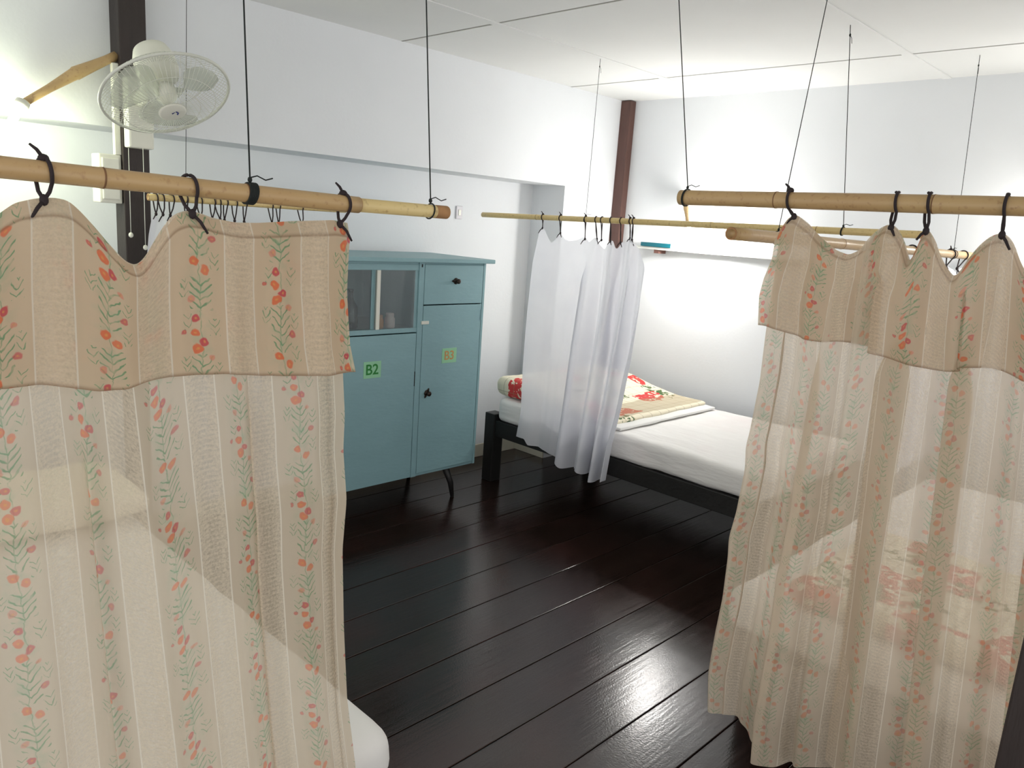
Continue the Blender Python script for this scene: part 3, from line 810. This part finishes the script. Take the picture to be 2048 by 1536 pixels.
zb = 0.26
def floor_px(X, Y, Z):
    d = Vector((X, Y, Z-CAM_H)); c = (d.dot(RT), d.dot(DN), d.dot(FW)); return (1024+FPX*c[0]/c[2], 768+FPX*c[1]/c[2])
xlA, xrA = at(-190, 470, Y=YA).x, at(712, 1500, Y=YA).x
botA = [floor_px(x, YA, zb+0.006*math.sin(x*40)) for x in np.linspace(xlA, xrA+0.012, 24)]
rA2 = [(692, 452), (687, 600), (687, 750), (691, 830), (688, 900), (695, 1000), (687, 1100), (690, 1250), (697, 1400), (714, 1536), botA[-1]]
lA2 = [(-190, 470), floor_px(xlA, YA, 1.0), botA[0]]
curtain_sheet('sheer_cloth', ca, M['floral'], plA, topA[:-1]+[(692, 452)], botA, lA2, rA2, fa, 300, 260, 0.0, u_off=0.100, stretch=1.0, towards=-1, warp=0.10)
curtain_sheet('valance', ca, M['floral_flap'], plA, topA, flapA, leftA, rightA, folds(0.003, 0.010, [(3.7, .6, .2), (7.9, .3, .1), (1.6, .5, .2)], 8), 320, 90, 0.0, 0.020, 0.0060, -1, 0.016, u_off=0.100)
for (px, py, cx, cy, st) in ((88, 340, 88, 400, 2), (378, 368, 385, 428, 1), (686, 404, 680, 448, 1), (-140, 318, -135, 436, 0)):
    P0 = pole_at(A0, A1, px, py, Y=YA)
    tie(ca, P0, RA, AX, at(cx, cy, Y=YA-0.006), 0.0026, st, Vector((0, -1, 0)))

# --- right floral curtain
plB = dict(X=XB)
topB = [(1560, 462), (1574, 440), (1592, 428), (1618, 450), (1643, 475), (1673, 501), (1698, 510), (1720, 499), (1738, 479), (1760, 457), (1778, 448), (1793, 453), (1808, 479), (1815, 512), (1820, 535), (1828, 512), (1841, 472), (1855, 455),
        (1870, 479), (1881, 512), (1895, 537), (1910, 557), (1925, 537), (1946, 505), (1968, 483), (1990, 468), (2009, 466), (2023, 479), (2032, 497), (2040, 526), (2060, 556), (2110, 520), (2160, 480), (2220, 530), (2280, 500), (2330, 480)]
flapB = [(1526, 649), (1548, 652), (1574, 663), (1610, 678), (1647, 684), (1687, 682), (1731, 691), (1767, 707), (1811, 725), (1859, 738), (1899, 742), (1939, 735), (1976, 735), (2005, 742), (2048, 762), (2150, 775), (2320, 790)]
leftB = [(1560, 462), (1552, 519), (1537, 556), (1528, 592), (1526, 649)]
rightB = [(2330, 480), (2325, 640), (2320, 790)]
cb = thing('floral_curtain', (XB, at(1800, 600, X=XB).y, 0.17), 'sheer beige floral curtain in deep folds hanging at the right', 'curtain')
fb = pleated(folds(0.006, 0.034, [(6.3, .6, -.3), (10.7, .45, -.1), (3.1, .5, .2)], 11), [(.41, .044, .135, .045, .10), (.60, .032, .090, .035, .10), (.19, .022, .034, .022, .12), (.055, .014, .020, .014, .1), (.80, .026, .05, .03, .1)])
botB = [(1413, 1412), (1441, 1430), (1476, 1447), (1496, 1477), (1516, 1512), (1560, 1532), (1620, 1528), (1690, 1548), (1760, 1578), (1850, 1600), (1950, 1650), (2050, 1660), (2200, 1730)]
lB2 = [(1562, 462), (1553, 540), (1535, 665), (1524, 760), (1504, 861), (1496, 891), (1494, 937), (1476, 1023), (1461, 1073), (1458, 1114), (1446, 1195), (1430, 1265), (1415, 1341), (1413, 1412)]
rB2 = [(2330, 480), (2270, 1100), (2200, 1730)]
curtain_sheet('sheer_cloth', cb, M['floral_r'], plB, [(1562, 462)]+topB[1:], botB, lB2, rB2, fb, 380, 280, 0.0, u_off=0.03)
curtain_sheet('valance', cb, M['floral_flap_r'], plB, topB, flapB, leftB, rightB, pleated(folds(0.005, 0.018, [(5.3, .6, -.2), (9.4, .3, -.1), (2.3, .5, .2)], 5), [(.36, .022, .036, .022, .35), (.585, .016, .024, .016, .25)]), 380, 90, 0.0, 0.016, 0.0066, -1, 0.018, u_off=0.05)
for (px, py, cx, cy, st) in ((1578, 402, 1588, 434, 2), (1792, 405, 1782, 456, 1), (1856, 408, 1852, 462, 2), (2012, 412, 2004, 470, 1)):
    P0 = pole_at(B0, B1, px, py, X=XB)
    tie(cb, P0, RB, BX, at(cx, cy, X=XB-0.008), 0.0034, st, Vector((-1, 0, 0)))

# --- white curtain on the long thin pole
plC = dict(X=XC)
topC = [(1079, 462), (1086, 452), (1095, 470), (1103, 487), (1112, 478), (1120, 463), (1128, 478), (1139, 482), (1155, 480), (1166, 474), (1172, 476), (1179, 485), (1187, 478), (1194, 474), (1200, 490), (1206, 500), (1212, 490), (1220, 481), (1230, 482), (1234, 502), (1240, 483), (1250, 486), (1262, 474), (1272, 490), (1293, 541)]
botC = [(1035, 872), (1051, 877), (1057, 890), (1073, 894), (1100, 909), (1126, 925), (1130, 936), (1157, 937), (1161, 945), (1179, 958), (1201, 963), (1219, 959)]
lC = [(1079, 462), (1066, 526), (1056, 628), (1048, 734), (1044, 823), (1035, 872)]
rC = [(1293, 541), (1285, 624), (1270, 725), (1250, 823), (1232, 889), (1219, 959)]
cc = thing('white_curtain', (XC, at(1160, 600, X=XC).y, 0.3), 'plain white curtain gathered in front of the far bed', 'curtain')
def fC(u, v, S, Z):
    g = 0.22+1.5*np.clip((u-0.42)*4, 0, 1)
    x = 2*np.pi*(5.2*u**1.35+0.10*v)
    d = g*(np.sin(x)+0.35*np.sin(2.1*x+1)) + 0.35*np.sin(2*np.pi*(2.2*u)+0.6)
    return 0.030*d*(0.25+0.75*np.clip(v*2.2, 0, 1))
curtain_sheet('white_cloth', cc, M['white_cloth'], plC, topC, botC, lC, rC, pleated(fC, [(.50, .035, .055, .03, .04), (.74, .030, .045, .025, .06), (.88, .022, .03, .02, .03)]), 320, 160)
for (px, cx, cy) in ((1085, 1085, 456), (1121, 1121, 466), (1171, 1170, 478), (1192, 1194, 478), (1204, 1203, 480), (1222, 1221, 483), (1242, 1241, 485), (1260, 1260, 477), (1267, 1264, 480)):
    P0 = pole_at(C0, C1, px, 442, X=XC)
    tie(cc, P0, RC, CX, at(cx, cy, X=XC-0.004), 0.0026, random.choice((0, 1, 2)), Vector((-1, 0, 0)))

# --- white curtain on the pole behind the left floral curtain
plE = dict(Y=YE)
ce = thing('white_curtain', (at(430, 600, Y=YE).x, YE, 0.32), 'white curtain hanging by many ties behind the left floral curtain', 'curtain')
xs = [310, 322, 342, 372, 398, 424, 436, 452, 470, 490, 540, 556, 600]
topE = [(304, 436)]
for i, x in enumerate(xs):
    y = 424 + (x-310)*0.085
    topE.append((x, y+6)); 
    if i < len(xs)-1: topE.append(((x+xs[i+1])/2, y+14+(xs[i+1]-x)*0.10))
topE.append((640, 478))
xl, xr = at(304, 436, Y=YE).x, at(640, 478, Y=YE).x
botE = [floor_px(x, YE, 0.34) for x in np.linspace(xl-0.03, xr, 12)]
lE = [(304, 436), (298, 470), (295, 510), floor_px(xl-0.025, YE, 0.9), botE[0]]
rE = [(640, 478), floor_px(xr, YE, 0.9), botE[-1]]
curtain_sheet('white_cloth', ce, M['white_cloth'], plE, topE, botE, lE, rE, folds(0.008, 0.022, [(7, .6, .1), (13, .3, 0)], 4), 220, 120)
for x in xs:
    P0 = pole_at(E0, E1, x, 396+(x-300)*0.07, Y=YE)
    tie(ce, P0, RE, EX, at(x+random.uniform(-4, 6), 428+(x-310)*0.085, Y=YE-0.004), 0.0026, random.choice((0, 1, 2)), Vector((0, -1, 0)))

# --- white curtain on the rear right pole
plD = dict(Y=YD)
cdn = thing('white_curtain', (at(1890, 600, Y=YD).x, YD, 0.58), 'white curtain tied to the rear pole behind the right floral curtain', 'curtain')
topD = [(1806, 545), (1822, 530), (1850, 552), (1880, 545), (1897, 531), (1910, 545), (1925, 536), (1945, 556), (1958, 548)]
xl, xr = at(1806, 545, Y=YD).x, at(1958, 548, Y=YD).x
botD = [floor_px(x, YD, 0.60) for x in np.linspace(xl, xr, 10)]
curtain_sheet('white_cloth', cdn, M['white_cloth'], plD, topD, botD, [topD[0], floor_px(xl, YD, 1.1), botD[0]], [topD[-1], floor_px(xr, YD, 1.1), botD[-1]], folds(0.008, 0.022, [(6, .6, .1), (11, .3, 0)], 14), 160, 100)
for (px, cx, cy) in ((1822, 1824, 534), (1900, 1892, 532), (1926, 1914, 537)):
    P0 = pole_at(D0, D1, px, 511, Y=YD)
    tie(cdn, P0, RD, DX, at(cx, cy, Y=YD-0.004), 0.0030, random.choice((0, 3)), Vector((0, -1, 0)))

# ------------------------------------------------------------------ lamps
def lamp(label, a, b, bulb_c, r0=0.022, r1=0.017, bm_=None, rb=0.034):
    a, b = Vector(a), Vector(b)
    t = thing('wall_lamp', a, label, 'lamp', 'bamboo arm wall lamps')
    mid = a*0.55+b*0.45+Vector((0, 0, 0.012))
    MB().tube([a, a*0.75+mid*0.25, a*0.4+mid*0.6, mid, mid*0.97+b*0.03, mid*0.5+b*0.5, b], [r0*.9, r0*.85, r0, r0*1.25, r0*1.1, r1*1.05, r1], 14).build('bamboo_arm', M['bamboo'], t, True)
    bc = Vector(bulb_c); d = (bc-b).normalized()
    MB().lathe(b-d*0.015, d, [(0, .016), (.004, .024), (.020, .026), (.030, .022), (.032, .018)], 18).build('socket', M['white_plastic'], t, True)
    L = (bc-b).length
    prof = [(0.012, .013), (L*0.45, .015)] + [(L+rb*math.sin(x), rb*math.cos(x)) for x in np.linspace(-1.15, 1.5, 12)]
    MB().lathe(b, d, sorted(prof, key=lambda q: q[0]), 20).build('bulb', bm_ or M['bulb'], t, True)
    return t
yl = 3.385
lamp('bamboo arm lamp on the dark post with its lit bulb at the left edge', at(232, 112, Y=yl), at(44, 208, Y=yl-0.03), at(12, 262, Y=yl-0.05), 0.020, 0.014, M['bulb_green'])
lb = at(1396, 482, X=4.275)
lamp('bamboo arm lamp lit on the back wall above the shelf', at(1369, 398, X=4.495), at(1376, 453, X=4.33), lb, 0.014, 0.011)
lamp('bamboo arm lamp on the back wall beyond the right floral curtain', (4.499, 0.80, 1.95), (4.33, 0.74, 1.85), (4.27, 0.70, 1.78), 0.014, 0.011, M['bulb_dim'])

# ------------------------------------------------------------------ shelf and book on the back wall
sh = thing('wall_shelf', (4.425, 2.55, 1.49), 'narrow white shelf on the back wall below the lamp', 'shelf')
MB().box(4.405, 4.499, 2.05, 3.20, 1.502, 1.520, 0.002).build('board', M['shelf'], sh)
for y in (3.02, 2.12):
    MB().box(4.415, 4.499, y-0.02, y+0.02, 1.478, 1.502, 0.002).build('bracket', M['bracket'], sh)
bk = thing('book', (4.41, 2.99, 1.5205), 'turquoise covered book lying on the white wall shelf', 'book')
R = Matrix.Rotation(math.radians(6), 3, 'Z')
MB().box(4.392, 4.492, 2.895, 3.135, 1.5208, 1.5235, 0.0005).build('cover', M['book'], bk)
MB().box(4.393, 4.490, 2.897, 3.131, 1.5236, 1.5440, 0.0).build('pages', M['pages'], bk)
MB().box(4.3895, 4.3915, 2.895, 3.135, 1.5208, 1.5470).build('spine', M['book'], bk)
MB().box(4.392, 4.492, 2.895, 3.135, 1.5441, 1.5470, 0.0005).build('cover', M['book'], bk)

# ------------------------------------------------------------------ fan on the left post
def fan():
    c = at(333, 190, Y=2.88)
    wv = -(c-Vector((0, 0, CAM_H))).normalized(); ey = (DN-wv*DN.dot(wv)).normalized(); ex = ey.cross(wv)
    if ex.dot(RT) < 0: ex = -ex
    n = (ex*0.28 + ey*0.77 + wv*0.57).normalized()
    t = thing('wall_fan', (1.187, 3.345, 1.80), 'white caged wall fan mounted on the dark timber post', 'fan')
    plate = MB().box(1.140, 1.236, 3.285, 3.344, 1.795, 2.06, 0.008).build('wall_plate', M['white_plastic'], t)
    u = n.orthogonal().normalized(); v = n.cross(u); R0 = 0.215
    mot = c - n*0.125
    MB().lathe(mot-n*0.075, n, [(0, .012), (.006, .042), (.02, .060), (.05, .070), (.10, .072), (.13, .064), (.14, .03)], 28).build('motor_housing', M['white_plastic'], t, True)
    arm0 = Vector((1.188, 3.285, 1.98)); 
    MB().tube([arm0, arm0+Vector((0, -0.07, 0.02)), mot+Vector((0.0, 0.08, -0.05)), mot-n*0.02], [.030, .028, .024, .020], 14).build('arm', M['white_plastic'], t, True)
    def circle(r, h, m=64): return [c + n*h + u*(r*math.cos(2*PI*k/m)) + v*(r*math.sin(2*PI*k/m)) for k in range(m)]
    rim = MB().tube(circle(R0, 0.0, 80), 0.0055, 8, closed=True).build('cage_rim', M['wire'], t, True)
    for nm, sg, hub in (('front_grille', 1, 0.045), ('rear_grille', -1, 0.075)):
        m = MB(); N = 72
        dep = 0.07 if sg > 0 else 0.085
        for k in range(N):
            a = 2*PI*k/N; e = u*math.cos(a)+v*math.sin(a)
            pts = [c + e*(R0*q) + n*(sg*dep*(1-q**3.2)) for q in (hub/R0, .45, .7, .86, .95, 1.0)]
            m.tube(pts, 0.00085, 4, False)
        for q in (.45, .72):
            m.tube([c + (u*math.cos(2*PI*k/60)+v*math.sin(2*PI*k/60))*(R0*q) + n*(sg*dep*(1-q**3.2)) for k in range(60)], 0.0011, 5, closed=True)
        m.build(nm, M['wire'], t, True)
    for k in range(3):
        a0 = 2*PI*k/3+0.4; V, F = [], []; nr, na = 9, 11
        for i in range(nr):
            q = i/(nr-1); r = 0.035+q*0.150
            wdt = 0.45+0.75*math.sin(min(1, q*1.15)*PI*0.62)
            if q > 0.85: wdt *= 1-(q-0.85)*2.4
            for j in range(na):
                s = j/(na-1)-0.5; a = a0 + s*wdt*1.15 + 0.35*q
                V.append(c + (u*math.cos(a)+v*math.sin(a))*r + n*(s*0.055*(1-0.4*q)))
        for i in range(nr-1):
            for j in range(na-1):
                F.append((i*na+j, i*na+j+1, (i+1)*na+j+1, (i+1)*na+j))
        b = obj('blade', V, F, M['blade'], t, True)
        sm = b.modifiers.new('thickness', 'SOLIDIFY'); sm.thickness = 0.002
    MB().lathe(c-n*0.03, n, [(0, .036), (.035, .036), (.05, .026), (.055, .0)], 22).build('hub', M['white_plastic'], t, True)
    bd = MB().lathe(c+n*0.066, n, [(0, .046), (.005, .046), (.008, .040), (.009, .0)], 28, True, False).build('badge', M['white_plastic'], t, True)
    cc_ = c+n*0.0762
    MB().tube([cc_-RT*0.004, cc_+RT*0.008-DN*0.008, cc_+RT*0.018-DN*0.002, cc_+RT*0.014+DN*0.004], 0.003, 6).build('printed_mark', M['blue'], bd, True)
    for (x0, x1, ytop, ybot) in ((257, 262, 296, 470), (286, 291, 296, 495)):
        a, b = at(x0, ytop, Y=3.27), at(x1, ybot, Y=3.27)
        pc = MB().tube([a, (a+b)/2, b], 0.0014, 6).build('pull_cord', M['wire'], t, True)
        blob(b, 0.009, (1, 1, 1.2)).build('pull_knob', M['white_plastic'], pc, True)
fan()

# ------------------------------------------------------------------ wiring on the post and wall
cn = MB().box(1.112, 1.1355, 3.36, 3.385, 1.765, 2.11, 0.003).build('cable_conduit', M['white_plastic']); tag(cn, 'white cable conduit running down the left side of the dark post', 'conduit')
cn2 = MB().box(1.140, 1.158, 3.318, 3.3445, 2.065, 2.075, 0.002)
bx = thing('switch_box', (1.09, 3.40, 1.575), 'white electrical switch box beside the dark post', 'switch box')
MB().box(1.050, 1.134, 3.36, 3.449, 1.575, 1.765, 0.006).build('housing', M['white_plastic'], bx)
MB().box(1.060, 1.124, 3.352, 3.362, 1.590, 1.750, 0.004).build('cover', M['white_plastic'], bx)
so = thing('wall_socket', at(917, 425, Y=YR), 'small pale wall socket on the white wall above the cupboard', 'socket')
p = at(917, 425, Y=YR)
MB().box(p.x-0.025, p.x+0.025, YR-0.010, YR-0.0005, p.z-0.04, p.z+0.04, 0.003).build('plate', M['plate'], so)
MB().box(p.x-0.010, p.x+0.010, YR-0.014, YR-0.0105, p.z-0.018, p.z+0.018, 0.002).build('rocker', M['white_plastic'], so)
